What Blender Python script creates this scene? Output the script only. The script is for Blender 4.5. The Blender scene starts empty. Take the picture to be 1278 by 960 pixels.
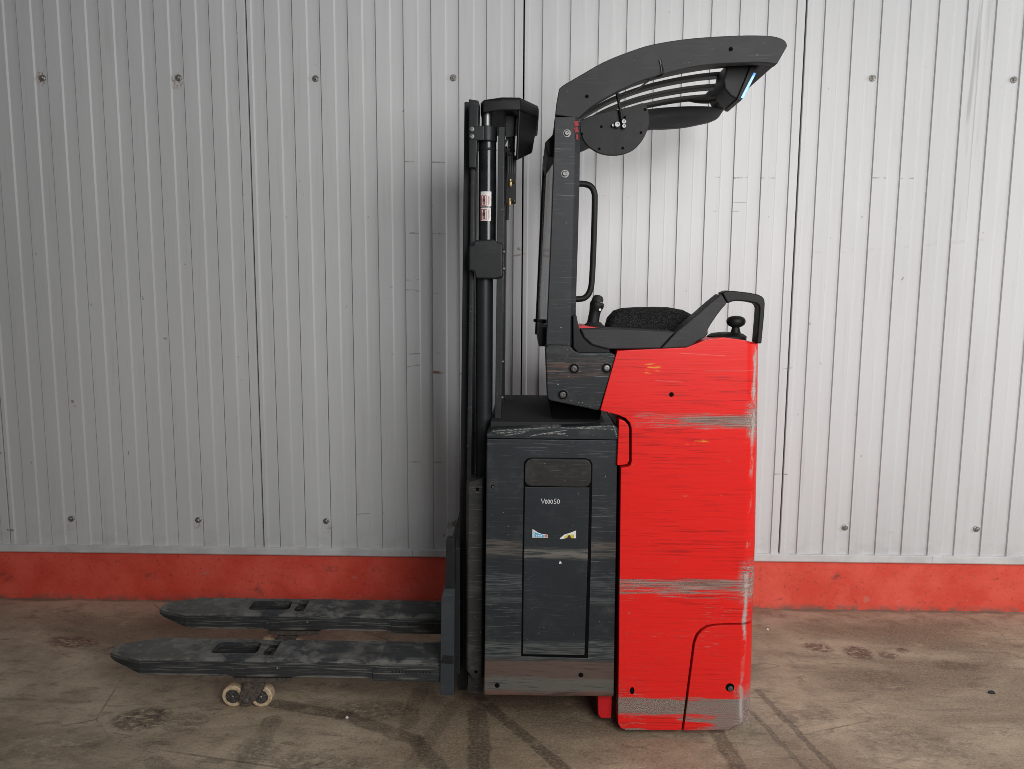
import bpy, bmesh, math, random
from mathutils import Vector, Matrix, noise as mnoise
from mathutils.geometry import tessellate_polygon
random.seed(7)
S = bpy.context.scene
COL = S.collection

# ------------------------------------------------------------------ camera
F_PX, PIT, ROLL, YAW, HC, DW, X0 = 980.87, .1255, .0066, -.018, 1.494, 3.54, .0222
c_, s_ = math.cos, math.sin
Xv = Vector((c_(YAW), -s_(YAW), 0)); Yv = Vector((s_(YAW), c_(YAW), 0)); Zv = Vector((0, 0, 1))
FW = c_(PIT)*Yv - s_(PIT)*Zv; Uv = s_(PIT)*Yv + c_(PIT)*Zv
RT = c_(ROLL)*Xv + s_(ROLL)*Uv; UP = c_(ROLL)*Uv - s_(ROLL)*Xv
CO = Vector((X0, 0, HC))
cam = bpy.data.objects.new('camera', bpy.data.cameras.new('camera')); COL.objects.link(cam)
cam.matrix_world = Matrix(((RT.x, UP.x, -FW.x, CO.x), (RT.y, UP.y, -FW.y, CO.y), (RT.z, UP.z, -FW.z, CO.z), (0, 0, 0, 1)))
cam.data.sensor_width = 36; cam.data.lens = 36*F_PX/1278; cam.data.clip_end = 200; cam.data.clip_start = .05
S.camera = cam

# ------------------------------------------------------------------ light
W = bpy.data.worlds.new('World'); S.world = W; W.use_nodes = True
W.node_tree.nodes['Background'].inputs[0].default_value = (.90, .95, 1, 1)
W.node_tree.nodes['Background'].inputs[1].default_value = .125
def area(name, loc, target, sx, sy, power, col, spread=180):
    L = bpy.data.lights.new(name, 'AREA'); L.shape = 'RECTANGLE'; L.size = sx; L.size_y = sy
    L.energy = power; L.color = col; L.spread = math.radians(spread)
    o = bpy.data.objects.new(name, L); COL.objects.link(o); o.location = loc
    o.rotation_euler = (Vector(target)-Vector(loc)).to_track_quat('-Z', 'Y').to_euler()
    return o
area('daylight_doorway', (1.45, -.7, 2.4), (1.5, 3.5, 1.5), 1.9, 2.1, 94, (1, .99, .975), 150)
area('side_daylight', (5.2, 1.2, 2.3), (-.4, 3.2, 1.2), 2.0, 2.4, 78, (.97, .985, 1))
vs = S.view_settings; vs.view_transform = 'Standard'; vs.look = 'None'; vs.exposure = 0; vs.gamma = 1; vs.use_curve_mapping = False
S.cycles.use_denoising = True; S.cycles.filter_width = .85; S.cycles.max_bounces = 4; S.cycles.diffuse_bounces = 3; S.cycles.glossy_bounces = 2; S.cycles.transmission_bounces = 3

# ------------------------------------------------------------------ pixel -> point
def ray(px, py): return FW + RT*((px-639)/F_PX) - UP*((py-480)/F_PX)
def A(px, py, Y): v = ray(px, py); return CO + v*(Y/v.y)
def G(px, py, z=0): v = ray(px, py); return CO + v*((z-HC)/v.z)

# ------------------------------------------------------------------ node helper
class NT:
    def __init__(s, name):
        s.m = bpy.data.materials.new(name); s.m.use_nodes = True; s.t = s.m.node_tree
        s.b = s.t.nodes['Principled BSDF']; s.x = {}
    def n(s, typ, **kw):
        o = s.t.nodes.new(typ)
        for k, v in kw.items(): setattr(o, k, v)
        return o
    def put(s, sock, v):
        if isinstance(v, bpy.types.NodeSocket): s.t.links.new(v, sock)
        elif isinstance(v, (tuple, list)) and len(v) == 3 and sock.type == 'RGBA': sock.default_value = (*v, 1)
        else: sock.default_value = v
    def m_(s, op, a, b=0., c=0., clamp=False):
        o = s.n('ShaderNodeMath', operation=op, use_clamp=clamp)
        for i, v in enumerate((a, b, c)): s.put(o.inputs[i], v)
        return o.outputs[0]
    def add(s, a, b): return s.m_('ADD', a, b)
    def sub(s, a, b): return s.m_('SUBTRACT', a, b)
    def mul(s, a, b): return s.m_('MULTIPLY', a, b)
    def mx(s, a, b): return s.m_('MAXIMUM', a, b)
    def co(s):
        if 'co' not in s.x: s.x['co'] = s.n('ShaderNodeTexCoord').outputs['Object']
        return s.x['co']
    def xyz(s):
        if 'xyz' not in s.x:
            o = s.n('ShaderNodeSeparateXYZ'); s.put(o.inputs[0], s.co()); s.x['xyz'] = tuple(o.outputs)
        return s.x['xyz']
    def sc(s, sx, sy, sz, off=(0, 0, 0)):
        key = ('sc', sx, sy, sz, off)
        if key not in s.x: s.x[key] = s.sc_(sx, sy, sz, off)
        return s.x[key]
    def sc_(s, sx, sy, sz, off):
        o = s.n('ShaderNodeMapping'); s.put(o.inputs[0], s.co()); o.inputs['Scale'].default_value = (sx, sy, sz); o.inputs['Location'].default_value = off
        return o.outputs[0]
    def noise(s, vec, scale=1., detail=3., rough=.55, dist=0.):
        key = ('n', vec.node.name, scale, detail, rough, dist)
        if key not in s.x: s.x[key] = s.noise_(vec, scale, detail, rough, dist)
        return s.x[key]
    def noise_(s, vec, scale, detail, rough, dist):
        o = s.n('ShaderNodeTexNoise'); s.put(o.inputs['Vector'], vec)
        o.inputs['Scale'].default_value = scale; o.inputs['Detail'].default_value = detail; o.inputs['Roughness'].default_value = rough; o.inputs['Distortion'].default_value = dist
        return o.outputs[0]
    def vor(s, vec, scale, feature='F1'):
        o = s.n('ShaderNodeTexVoronoi', feature=feature); s.put(o.inputs['Vector'], vec); o.inputs['Scale'].default_value = scale
        return o.outputs[0]
    def step(s, v, a, b):      # smooth 0..1 as v goes a->b (a may exceed b)
        o = s.n('ShaderNodeMapRange', interpolation_type='SMOOTHSTEP'); s.put(o.inputs[0], v)
        if a < b: o.inputs[1].default_value = a; o.inputs[2].default_value = b
        else:
            o.inputs[1].default_value = b; o.inputs[2].default_value = a; o.inputs[3].default_value = 1; o.inputs[4].default_value = 0
        return o.outputs[0]
    def band(s, v, a, b, e): return s.mul(s.step(v, a-e, a+e), s.step(v, b+e, b-e))
    def mix(s, f, a, b):
        o = s.n('ShaderNodeMix', data_type='RGBA'); s.put(o.inputs[0], f); s.put(o.inputs[6], a); s.put(o.inputs[7], b)
        return o.outputs[2]
    def seg(s, ax, ay, bx, by, w, u, v, e=None):    # soft stroke between two points in the (u,v) plane
        dx, dy = bx-ax, by-ay; L2 = dx*dx+dy*dy
        pu, pv = s.sub(u, ax), s.sub(v, ay)
        t = s.m_('DIVIDE', s.add(s.mul(pu, dx), s.mul(pv, dy)), L2, clamp=True)
        qu, qv = s.sub(pu, s.mul(t, dx)), s.sub(pv, s.mul(t, dy))
        d = s.m_('SQRT', s.add(s.mul(qu, qu), s.mul(qv, qv)))
        e = e or w*.45
        return s.step(d, w+e, max(w-e, 0))
    def ell(s, x, y, rx, ry, u, v, e=.35):
        pu = s.m_('DIVIDE', s.sub(u, x), rx); pv = s.m_('DIVIDE', s.sub(v, y), ry)
        return s.step(s.add(s.mul(pu, pu), s.mul(pv, pv)), 1+e, 1-e)
    def bump(s, h, st=.3, d=.002):
        o = s.n('ShaderNodeBump'); s.put(o.inputs['Height'], h); o.inputs['Strength'].default_value = st; o.inputs['Distance'].default_value = d
        s.put(s.b.inputs['Normal'], o.outputs[0])
    def done(s, col, rough=.5, metal=0., spec=.5):
        s.put(s.b.inputs['Base Color'], col); s.put(s.b.inputs['Roughness'], rough); s.put(s.b.inputs['Metallic'], metal)
        s.b.inputs['Specular IOR Level'].default_value = spec
        return s.m

def simple(name, col, rough=.5, metal=0., var=.25, scale=25, spec=.5, bump=0):
    m = NT(name); n = m.noise(m.co(), scale, 5)
    lo = tuple(x*(1-var) for x in col); hi = tuple(min(1, x*(1+var)) for x in col)
    if bump: m.bump(m.noise(m.co(), 900, 2), bump, .0006)
    r = m.add(rough-.08, m.mul(n, .16))
    return m.done(m.mix(m.step(n, .3, .7), lo, hi), r, metal, spec)

# ------------------------------------------------------------------ mesh helpers
ROOT = Vector((.32, 2.83, 0))                 # the stacker stands here
def link(name, bm, mat, parent=None, org=Vector((0, 0, 0)), ang=35, wn=True):
    bmesh.ops.recalc_face_normals(bm, faces=bm.faces)
    if org.length: bmesh.ops.translate(bm, verts=bm.verts, vec=-org)
    me = bpy.data.meshes.new(name); bm.to_mesh(me); bm.free()
    for p in me.polygons: p.use_smooth = True
    me.set_sharp_from_angle(angle=math.radians(ang))
    if mat: me.materials.append(mat)
    o = bpy.data.objects.new(name, me); COL.objects.link(o)
    if parent: o.parent = parent
    if wn: md = o.modifiers.new('weighted_normals', 'WEIGHTED_NORMAL'); md.keep_sharp = True; md.weight = 90
    return o
def loft(bm, secs):                           # rings of points, capped
    rings = [[bm.verts.new(p) for p in r] for r in secs]; n = len(rings[0])
    for a, b in zip(rings, rings[1:]):
        for i in range(n): bm.faces.new((a[i], a[(i+1) % n], b[(i+1) % n], b[i]))
    bm.faces.new(rings[0]); bm.faces.new(rings[-1][::-1])
    return rings
def bev(bm, off, seg=2, ang=25):
    bmesh.ops.recalc_face_normals(bm, faces=bm.faces)
    es = [e for e in bm.edges if len(e.link_faces) == 2 and e.calc_face_angle(0) > math.radians(ang)]
    if off and es: bmesh.ops.bevel(bm, geom=es, offset=off, segments=seg, affect='EDGES', profile=.5, clamp_overlap=True)
def prism_bm(pts, y0, y1, bevel=.004, seg=2, ref=None, bm=None):
    bm = bm or bmesh.new(); r = ref or y0
    ps = [A(px, py, r) for px, py in pts]
    loft(bm, [[Vector((p.x, y0, p.z)) for p in ps], [Vector((p.x, y1, p.z)) for p in ps]])
    bev(bm, bevel, seg); return bm
def prism(name, pts, y0, y1, mat, parent, bevel=.004, seg=2, ref=None):
    return link(name, prism_bm(pts, y0, y1, bevel, seg, ref), mat, parent, org_of(parent))
def org_of(p):
    return ROOT if p is not None else Vector((0, 0, 0))
def box_bm(x0, x1, y0, y1, z0, z1, bevel=.003, seg=2):
    bm = bmesh.new()
    loft(bm, [[Vector(v) for v in ((x0, y0, z), (x1, y0, z), (x1, y1, z), (x0, y1, z))] for z in (z0, z1)])
    bev(bm, bevel, seg); return bm
def box(name, x0, x1, y0, y1, z0, z1, mat, parent, bevel=.003):
    return link(name, box_bm(x0, x1, y0, y1, z0, z1, bevel), mat, parent, org_of(parent))
def spline(pts, n=8):
    P = [Vector(p) for p in pts]; out = []
    for i in range(len(P)-1):
        a, b, c, d = P[max(i-1, 0)], P[i], P[i+1], P[min(i+2, len(P)-1)]
        for k in range(n):
            t = k/n; out.append(.5*((2*b)+(c-a)*t+(2*a-5*b+4*c-d)*t*t+(3*b-a-3*c+d)*t**3))
    return out+[P[-1]]
def tube_bm(pts, r, n=10, bm=None, flat=1.):
    bm = bm or bmesh.new(); rings = []; up = None
    for i, p in enumerate(pts):
        t = (pts[min(i+1, len(pts)-1)]-pts[max(i-1, 0)]).normalized()
        if up is None: up = t.orthogonal().normalized()
        up = (up - t*up.dot(t)).normalized(); w = t.cross(up)
        rr = r[i] if isinstance(r, (list, tuple)) else r
        rings.append([p+(up*math.cos(q)+w*math.sin(q)*flat)*rr for q in (2*math.pi*k/n for k in range(n))])
    loft(bm, rings); return bm
def tube(name, pts, r, mat, parent, n=10):
    return link(name, tube_bm(pts, r, n), mat, parent, org_of(parent))
def lathe_bm(cen, axis, prof, n=24, bm=None):  # prof: (distance along axis, radius)
    bm = bm or bmesh.new(); a = Vector(axis).normalized(); u = a.orthogonal().normalized(); w = a.cross(u)
    loft(bm, [[Vector(cen)+a*h+(u*math.cos(2*math.pi*k/n)+w*math.sin(2*math.pi*k/n))*r for k in range(n)] for h, r in prof]); return bm
def lathe(name, cen, axis, prof, mat, parent, n=24):
    return link(name, lathe_bm(cen, axis, prof, n), mat, parent, org_of(parent))
def apply_bool(o, cutters):
    for c in cutters:
        md = o.modifiers.new('b', 'BOOLEAN'); md.operation = 'DIFFERENCE'; md.solver = 'EXACT'; md.object = c
    dg = bpy.context.evaluated_depsgraph_get(); dg.update()
    me = bpy.data.meshes.new_from_object(o.evaluated_get(dg)); o.modifiers.clear(); old = o.data; o.data = me
    me.name = old.name
    for c in cutters: bpy.data.objects.remove(c)
def tag(o, label=None, cat=None, group=None, kind=None):
    for k, v in (('label', label), ('category', cat), ('group', group), ('kind', kind)):
        if v: o[k] = v
    return o

# ------------------------------------------------------------------ materials
def wall_mat():
    m = NT('coated_sheet'); x, y, z = m.xyz()
    big = m.noise(m.sc(.9, .9, .35), 1.6, 4)
    fine = m.noise(m.sc(60, 60, 3), 1., 4, .6)
    col = m.mix(m.step(big, .35, .7), (.60, .602, .608), (.66, .662, .667))
    col = m.mix(m.mul(m.step(fine, .5, .8), .22), col, (.42, .41, .40))
    spk = m.step(m.noise(m.sc(30, 30, 22), 1., 2), .745, .775)
    col = m.mix(m.mul(spk, .55), col, (.16, .13, .11))
    raised = m.step(y, -.0030, -.0045)                       # scuffs only touch the proud bands
    wob = m.mul(m.sub(m.noise(m.sc(9, 1, 9), 1., 3), .5), .03); zz = m.add(z, wob)
    brk = m.step(m.noise(m.sc(22, 1, 60), 1., 3), .42, .58)
    def mark(p, q, w, k, tint, wavy=True):
        nonlocal col
        a, b = A(*p, DW), A(*q, DW)
        f = m.seg(a.x, a.z, b.x, b.z, w, x, zz if wavy else z)
        col = m.mix(m.mul(m.mul(m.mul(f, brk), raised), k), col, tint)
    dk, br = (.10, .10, .10), (.26, .13, .07)
    mark((892, 222), (972, 223), .0035, .9, dk, False); mark((905, 253), (935, 253), .002, .5, dk, False); mark((890, 264), (948, 264), .002, .45, dk, False)
    mark((1072, 222), (1150, 223), .003, .5, dk, False); mark((1074, 219), (1078, 207), .006, .4, dk); mark((505, 202), (555, 203), .0025, .7, dk, False)
    mark((512, 291), (560, 292), .003, .7, dk, False); mark((480, 358), (572, 370), .002, .5, dk); mark((500, 350), (530, 349), .002, .55, dk, False)
    mark((530, 464), (575, 466), .006, .9, br, False); mark((490, 442), (572, 440), .0025, .55, dk); mark((495, 460), (540, 452), .0025, .6, br)
    mark((91, 501), (94, 508), .006, .9, br); mark((10, 661), (22, 662), .004, .7, dk, False); mark((950, 591), (985, 592), .003, .6, dk, False)
    mark((430, 641), (480, 640), .002, .5, dk); mark((505, 576), (560, 577), .003, .5, dk, False); mark((975, 460), (1010, 459), .002, .4, dk)
    mark((1000, 318), (1225, 300), .008, .16, (.34, .33, .31)); mark((635, 320), (668, 316), .004, .6, br)
    # dirty water runs on one panel
    run = m.step(m.noise(m.sc(26, 1, 1.1), 1., 3, .6, .6), .52, .66)
    a, b, c = A(1232, 0, DW), A(1205, 170, DW), A(1188, 330, DW)
    area_ = m.mx(m.seg(a.x, a.z+.5, b.x, b.z, .05, x, z, .045), m.seg(b.x, b.z, c.x, c.z, .035, x, z, .035))
    col = m.mix(m.mul(m.mul(run, area_), .62), col, (.33, .33, .33))
    # grime that splashed up at the foot of the sheets, and rust weeping at the screws
    low = m.mul(m.step(z, .42, .24), m.step(m.noise(m.sc(10, 1, 18), 1., 4), .42, .72))
    col = m.mix(m.mul(low, .22), col, (.25, .23, .20))
    for px, py, k in ((51, 98, .9), (223, 101, .55), (247, 654, .4), (86, 655, .3), (412, 660, .4), (218, 103, .5)):
        p = A(px, py, DW); f = m.ell(p.x, p.z, .018, .03, x, z, .8)
        col = m.mix(m.mul(m.mul(f, m.step(m.noise(m.co(), 90, 3), .45, .6)), k), col, (.30, .16, .08))
    m.bump(m.noise(m.sc(7, 7, 2.2), 1., 2), .35, .008)
    return m.done(col, .38, 0, .45)
def plinth_mat():
    m = NT('painted_concrete'); x, y, z = m.xyz()
    n = m.noise(m.co(), 7, 5); col = m.mix(m.step(n, .3, .7), (.70, .070, .042), (.80, .115, .078))
    f = m.noise(m.co(), 60, 4, .65)
    col = m.mix(m.mul(m.step(f, .56, .76), .6), col, (.14, .05, .04))
    blot = m.mul(m.step(m.noise(m.sc(6, 6, 9), 1., 3), .62, .76), m.step(f, .38, .6))
    col = m.mix(m.mul(blot, .75), col, (.09, .06, .05))
    low = m.mul(m.step(z, .035, .0), m.step(m.noise(m.co(), 18, 4), .38, .62))
    col = m.mix(m.mul(low, .75), col, (.17, .12, .09))
    lite = m.step(m.noise(m.sc(14, 14, 20, (3, 1, 2)), 1., 4), .68, .75); col = m.mix(m.mul(lite, .4), col, (.5, .26, .2))
    m.bump(m.noise(m.co(), 45, 5), .5, .006)
    return m.done(col, .6, 0, .35)
def floor_mat():
    m = NT('stained_concrete'); x, y, z = m.xyz()
    wx = m.add(x, m.mul(m.sub(m.noise(m.co(), 5, 4), .5), .09)); wy = m.add(y, m.mul(m.sub(m.noise(m.sc(1, 1, 1, (4, 7, 1)), 5, 4), .5), .09))
    tx = m.add(x, m.mul(m.sub(m.noise(m.sc(1, 1, 1, (6, 1, 3)), 16, 4, .65), .5), .035)); ty = m.add(y, m.mul(m.sub(m.noise(m.sc(1, 1, 1, (1, 8, 5)), 16, 4, .65), .5), .035))
    n1 = m.noise(m.sc(.55, 1.3, 1), 1.7, 6, .62, .5); n2 = m.noise(m.sc(1, 1, 1, (9, 2, 0)), 9, 6, .65); n3 = m.noise(m.co(), 70, 4, .6)
    col = m.mix(m.step(n1, .34, .66), (.225, .168, .112), (.50, .40, .285))
    col = m.mix(m.mul(m.step(n2, .46, .72), .5), col, (.18, .14, .10))
    col = m.mix(m.mul(m.step(n2, .40, .28), .4), col, (.52, .43, .32))
    col = m.mix(m.mul(m.step(n3, .54, .74), .4), col, (.11, .085, .065))
    n4 = m.noise(m.sc(3.2, 9, 1, (3, 3, 0)), 3.2, 7, .72, .8); col = m.mix(m.mul(m.step(n4, .5, .68), .6), col, (.125, .10, .075))
    col = m.mix(m.mul(m.step(m.noise(m.sc(1, 1.6, 1, (8, 8, 0)), 150, 3, .6), .56, .68), .3), col, (.09, .07, .055))
    # pale band of clean concrete along the plinth
    pale = m.mul(m.step(wy, DW-.22, DW-.06), m.step(n2, .7, .35)); col = m.mix(m.mul(pale, .6), col, (.56, .46, .35))
    grit = m.step(m.noise(m.sc(1, 1.3, 1, (5, 5, 0)), 95, 3, .7), .38, .62)
    col = m.mix(m.mul(m.step(grit, .6, .0), .16), col, (.58, .48, .36))
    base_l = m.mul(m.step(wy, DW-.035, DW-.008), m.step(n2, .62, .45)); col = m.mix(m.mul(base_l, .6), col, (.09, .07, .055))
    wet_shade = None; oil_shade = (.040, .031, .024)
    brk = m.step(n3, .72, .40)
    pool = m.noise(m.sc(1, 1, 1, (2, 5, 0)), 13, 4, .6)
    def stroke(p, q, w, k, tint=oil_shade, e=None):
        nonlocal col, wet_shade
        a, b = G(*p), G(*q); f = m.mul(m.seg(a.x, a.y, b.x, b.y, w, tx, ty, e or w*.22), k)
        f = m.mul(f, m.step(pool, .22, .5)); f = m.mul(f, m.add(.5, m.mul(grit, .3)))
        col = m.mix(f, col, tint); wet_shade = f if wet_shade is None else m.mx(wet_shade, f)
    # tyre tracks, plus painted shade under the truck and the forks
    stroke((600, 872), (706, 962), .022, .8); stroke((596, 890), (600, 985), .035, .8); stroke((566, 880), (500, 975), .028, .4)
    stroke((345, 878), (430, 893), .028, .85); stroke((430, 893), (520, 925), .03, .7); stroke((520, 925), (560, 975), .03, .6)
    stroke((525, 862), (508, 905), .03, .5); stroke((340, 900), (300, 965), .035, .4); stroke((190, 950), (230, 975), .03, .5)
    stroke((945, 862), (1045, 965), .012, .75); stroke((935, 885), (1010, 965), .010, .65); stroke((890, 905), (925, 965), .026, .7)
    stroke((0, 872), (110, 876), .010, .5, oil_shade, .008); stroke((590, 875), (960, 905), .10, .55, oil_shade, .10)  # the broad soft stroke is the truck's shadow painted into the floor
    stroke((200, 862), (560, 850), .05, .3, oil_shade, .12); stroke((950, 815), (1278, 835), .012, .22, oil_shade, .03)  # first stroke paints the soft shadow below the forks
    # damp patches with a broken, tread-like grain
    cell = m.step(m.vor(m.sc(1, .62, 1), 42), .52, .30)
    damp = m.step(m.noise(m.sc(1, 1.5, 1, (2, 2, 2)), 34, 5, .7), .40, .52)
    for px, py, rx, ry, k, tint in ((178, 897, .09, .075, .85, oil_shade), (90, 802, .11, .05, .8, (.05, .026, .02)), (152, 812, .08, .05, .5, oil_shade),
            (1022, 808, .055, .045, .85, (.05, .022, .018)), (1070, 814, .06, .06, .9, (.05, .022, .018)), (1108, 818, .04, .03, .7, oil_shade), (1127, 811, .03, .025, .75, oil_shade),
            (1195, 832, .09, .04, .5, oil_shade), (1105, 850, .09, .08, .4, oil_shade), (1140, 925, .2, .1, .3, oil_shade), (232, 902, .08, .06, .45, oil_shade), (445, 812, .12, .05, .4, oil_shade), (470, 885, .13, .06, .6, oil_shade),
            (320, 935, .08, .06, .4, oil_shade), (400, 950, .16, .05, .45, oil_shade), (1010, 895, .09, .06, .35, oil_shade), (60, 930, .2, .08, .3, oil_shade)):
        g = G(px, py); f = m.mul(m.mul(m.ell(g.x, g.y, rx, ry, wx, wy, .45), m.mx(m.mul(cell, damp), m.mul(damp, .75))), k)
        col = m.mix(f, col, tint); wet_shade = m.mx(wet_shade, f)
    # hairline cracks
    ck = m.step(m.vor(m.sc(1, 1, 1), 1.1, 'DISTANCE_TO_EDGE'), .006, .001)
    col = m.mix(m.mul(m.mul(ck, m.step(n1, .5, .6)), .5), col, (.05, .04, .03))
    h = m.add(m.add(m.mul(n2, .6), m.mul(n3, .5)), m.mul(grit, .12)); m.bump(h, .5, .006)
    r = m.sub(m.add(.36, m.mul(n2, .36)), m.mul(wet_shade, .2))
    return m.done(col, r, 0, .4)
zof = lambda px, py, Y=2.47: A(px, py, Y).z
xof = lambda px, py, Y=2.47: A(px, py, Y).x - ROOT.x
def red_mat():
    m = NT('scratched_red_paint'); x, y, z = m.xyz()
    n = m.noise(m.co(), 3, 3)
    col = m.mix(n, (.67, .0125, .0105), (.75, .018, .014))
    s1 = m.noise(m.sc(7, 7, 230), 1., 4, .65, .2); s2 = m.noise(m.sc(13, 13, 330, (3, 3, 8)), 1., 3, .65)
    patch = m.step(m.noise(m.sc(2.2, 2.2, 5), 1., 3), .42, .62)
    zlow = m.step(z, 1.2, .2)
    col = m.mix(m.mul(m.mul(m.step(s1, .50, .66), m.add(.22, patch)), .55), col, (.26, .010, .011))
    col = m.mix(m.mul(m.mul(m.step(s2, .60, .70), m.add(.28, m.mul(zlow, .55))), .6), col, (.17, .032, .026))
    col = m.mix(m.mul(m.step(s1, .42, .30), .3), col, (.62, .05, .045))
    spk = m.noise(m.co(), 300, 3, .75); spk2 = m.noise(m.sc(14, 14, 130, (1, 1, 1)), 1., 4, .65)
    lines = m.noise(m.sc(6, 6, 330, (7, 7, 7)), 1., 4, .65)
    spm = m.add(m.mul(spk, .5), m.mul(lines, .5)); spm = m.add(spm, m.mul(m.mul(zlow, m.step(z, .2, .12)), m.mul(m.sub(spk, lines), .4)))
    prim = m.mix(m.step(spm, .42, .60), (.085, .07, .06), (.33, .29, .25))
    prim = m.mix(m.mul(m.step(spk2, .55, .68), .75), prim, (.30, .03, .028))
    wz = m.add(z, m.mul(m.sub(m.noise(m.sc(8, 8, 110), 1., 4, .7), .5), .05))
    tot = 0.
    def wear(f, k=1.):
        nonlocal tot
        tot = m.mx(tot, m.mul(f, k)) if not isinstance(tot, float) else m.mul(f, k)
    def zb(y0, y1): return zof(860, y1), zof(860, y0)
    str_ = m.noise(m.sc(7, 7, 190, (2, 1, 0)), 1., 4, .68)
    lo, hi = zb(518, 533); ctr = m.band(wz, lo, hi, .010)
    xr = m.step(x, xof(790, 525), xof(935, 525)); side = m.step(x, xof(785, 525), xof(800, 525))
    wear(m.mul(m.mul(ctr, side), m.step(m.add(str_, m.mul(xr, .22)), .46, .66)), .95)
    lo, hi = zb(723, 741); ctr = m.band(wz, lo, hi, .008); wear(m.mul(ctr, m.step(m.add(str_, m.mul(ctr, .12)), .46, .66)), .92)
    lo, hi = zb(737, 748); ctr = m.band(wz, lo, hi, .012); wear(m.mul(ctr, m.step(str_, .56, .66)), .8)
    lo, hi = zb(872, 893); wear(m.band(wz, lo, hi, .007), .96)
    xr2 = m.step(x, xof(855, 890), xof(930, 890)); wear(m.mul(m.step(wz, zof(860, 885), zof(860, 893)), m.step(m.add(m.noise(m.sc(8, 8, 40), 1., 4), m.mul(xr2, .34)), .54, .66)), .95)
    # the rear corner, rubbed to bare metal along its edge
    ex = xof(935.5, 650); edge = m.noise(m.sc(30, 30, 14), 1., 4, .6); thin = m.add(x, m.mul(m.sub(edge, .5), .03))
    ze = m.step(m.noise(m.sc(1, 1, 5, (0, 0, 3)), 1., 2), .36, .52)
    ef = m.mul(m.mul(m.band(thin, ex-.004, ex+.006, .005), m.step(edge, .40, .54)), ze)
    near_b = m.mx(m.band(z, zof(938, 545), zof(938, 505), .03), m.mx(m.band(z, zof(938, 750), zof(938, 705), .03), m.step(z, zof(938, 850), zof(938, 880))))
    ef2 = m.mul(m.mul(m.step(thin, ex-.035, ex-.005), near_b), m.step(spk2, .40, .52))
    wear(ef, .95); wear(ef2, .9)
    # loose clusters of short scrapes on the lower half
    clus = m.step(m.noise(m.sc(4, 4, 8, (11, 2, 4)), 1., 3), .54, .68); sh = m.noise(m.sc(22, 22, 240, (5, 9, 2)), 1., 3, .65)
    wear(m.mul(m.mul(clus, m.step(z, .75, .4)), m.step(sh, .56, .66)), .7)
    chip = m.step(m.noise(m.sc(34, 34, 60, (1, 5, 5)), 1., 3), .71, .75); wear(m.mul(chip, m.add(.2, zlow)), .6)
    bare = m.mx(m.mul(ef, .8), m.mul(ef2, m.step(spk, .5, .6)))
    col = m.mix(tot, col, prim); col = m.mix(m.mul(bare, .8), col, (.50, .49, .46))
    for px, py, w in ((812, 460, .03), (872, 553, .035)):
        p = A(px, py, 2.47)-ROOT
        f = m.mul(m.ell(p.x, p.z, w, .016, x, z, .8), m.step(m.noise(m.sc(14, 14, 110), 1., 3), .56, .66)); col = m.mix(m.mul(f, .8), col, (.70, .36, .03))
    for p, q in (((880, 463), (945, 463)), ((818, 475), (852, 477)), ((850, 441), (905, 444))):
        a, b = A(*p, 2.47)-ROOT, A(*q, 2.47)-ROOT
        col = m.mix(m.mul(m.seg(a.x, a.z, b.x, b.z, .0009, x, z, .0010), .35), col, (.62, .25, .22))
    m.bump(m.sub(m.mul(s1, .4), tot), .35, .0015)
    return m.done(col, m.add(.36, m.mul(tot, .35)), 0, .25)
def dark_mat(name, base, worn=1., rust=True, bands=(), sc_col=(.19, .20, .205), rough=.5, dense=1., extra=None):
    m = NT(name); x, y, z = m.xyz()
    n = m.noise(m.co(), 6, 4); col = m.mix(n, tuple(v*.7 for v in base), tuple(v*1.35 for v in base))
    s1 = m.noise(m.sc(15, 15, 270), 1., 4, .68, .2); s2 = m.noise(m.sc(8, 8, 360, (1, 4, 2)), 1., 3, .65)
    patch = m.mul(m.step(m.noise(m.sc(4, 4, 7, (4, 1, 7)), 1., 4), .50-.05*dense, .72), .8)
    col = m.mix(m.mul(m.mul(m.step(s1, .54, .72), patch), .30*worn), col, sc_col)
    col = m.mix(m.mul(m.mul(m.step(s2, .615, .66), m.add(.22, patch)), .65*worn), col, tuple(v*1.15 for v in sc_col))
    dust = m.noise(m.sc(9, 9, 11), 1., 5, .7); col = m.mix(m.mul(m.step(dust, .5, .75), .28*worn), col, (.12, .115, .105))
    pit = m.step(m.noise(m.sc(70, 70, 90), 1., 2), .72, .76); col = m.mix(m.mul(pit, .7*worn), col, (.30, .30, .29))
    wz = m.add(z, m.mul(m.sub(m.noise(m.sc(7, 7, 60), 1., 3), .5), .03)); st = m.noise(m.sc(9, 9, 210, (5, 5, 1)), 1., 4, .7)
    for (y0, y1, tint, thr, k) in bands:
        f = m.mul(m.band(wz, zof(690, y1, 2.49), zof(690, y0, 2.49), .009), m.step(st, thr-.1, thr+.1)); col = m.mix(m.mul(f, k), col, tint)
    m.bump(m.add(s1, m.mul(n, .4)), .18, .001)
    if extra: col = extra(m, col, x, y, z)
    return m.done(col, m.add(rough-.1, m.mul(dust, .25)), 0, .32)

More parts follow.
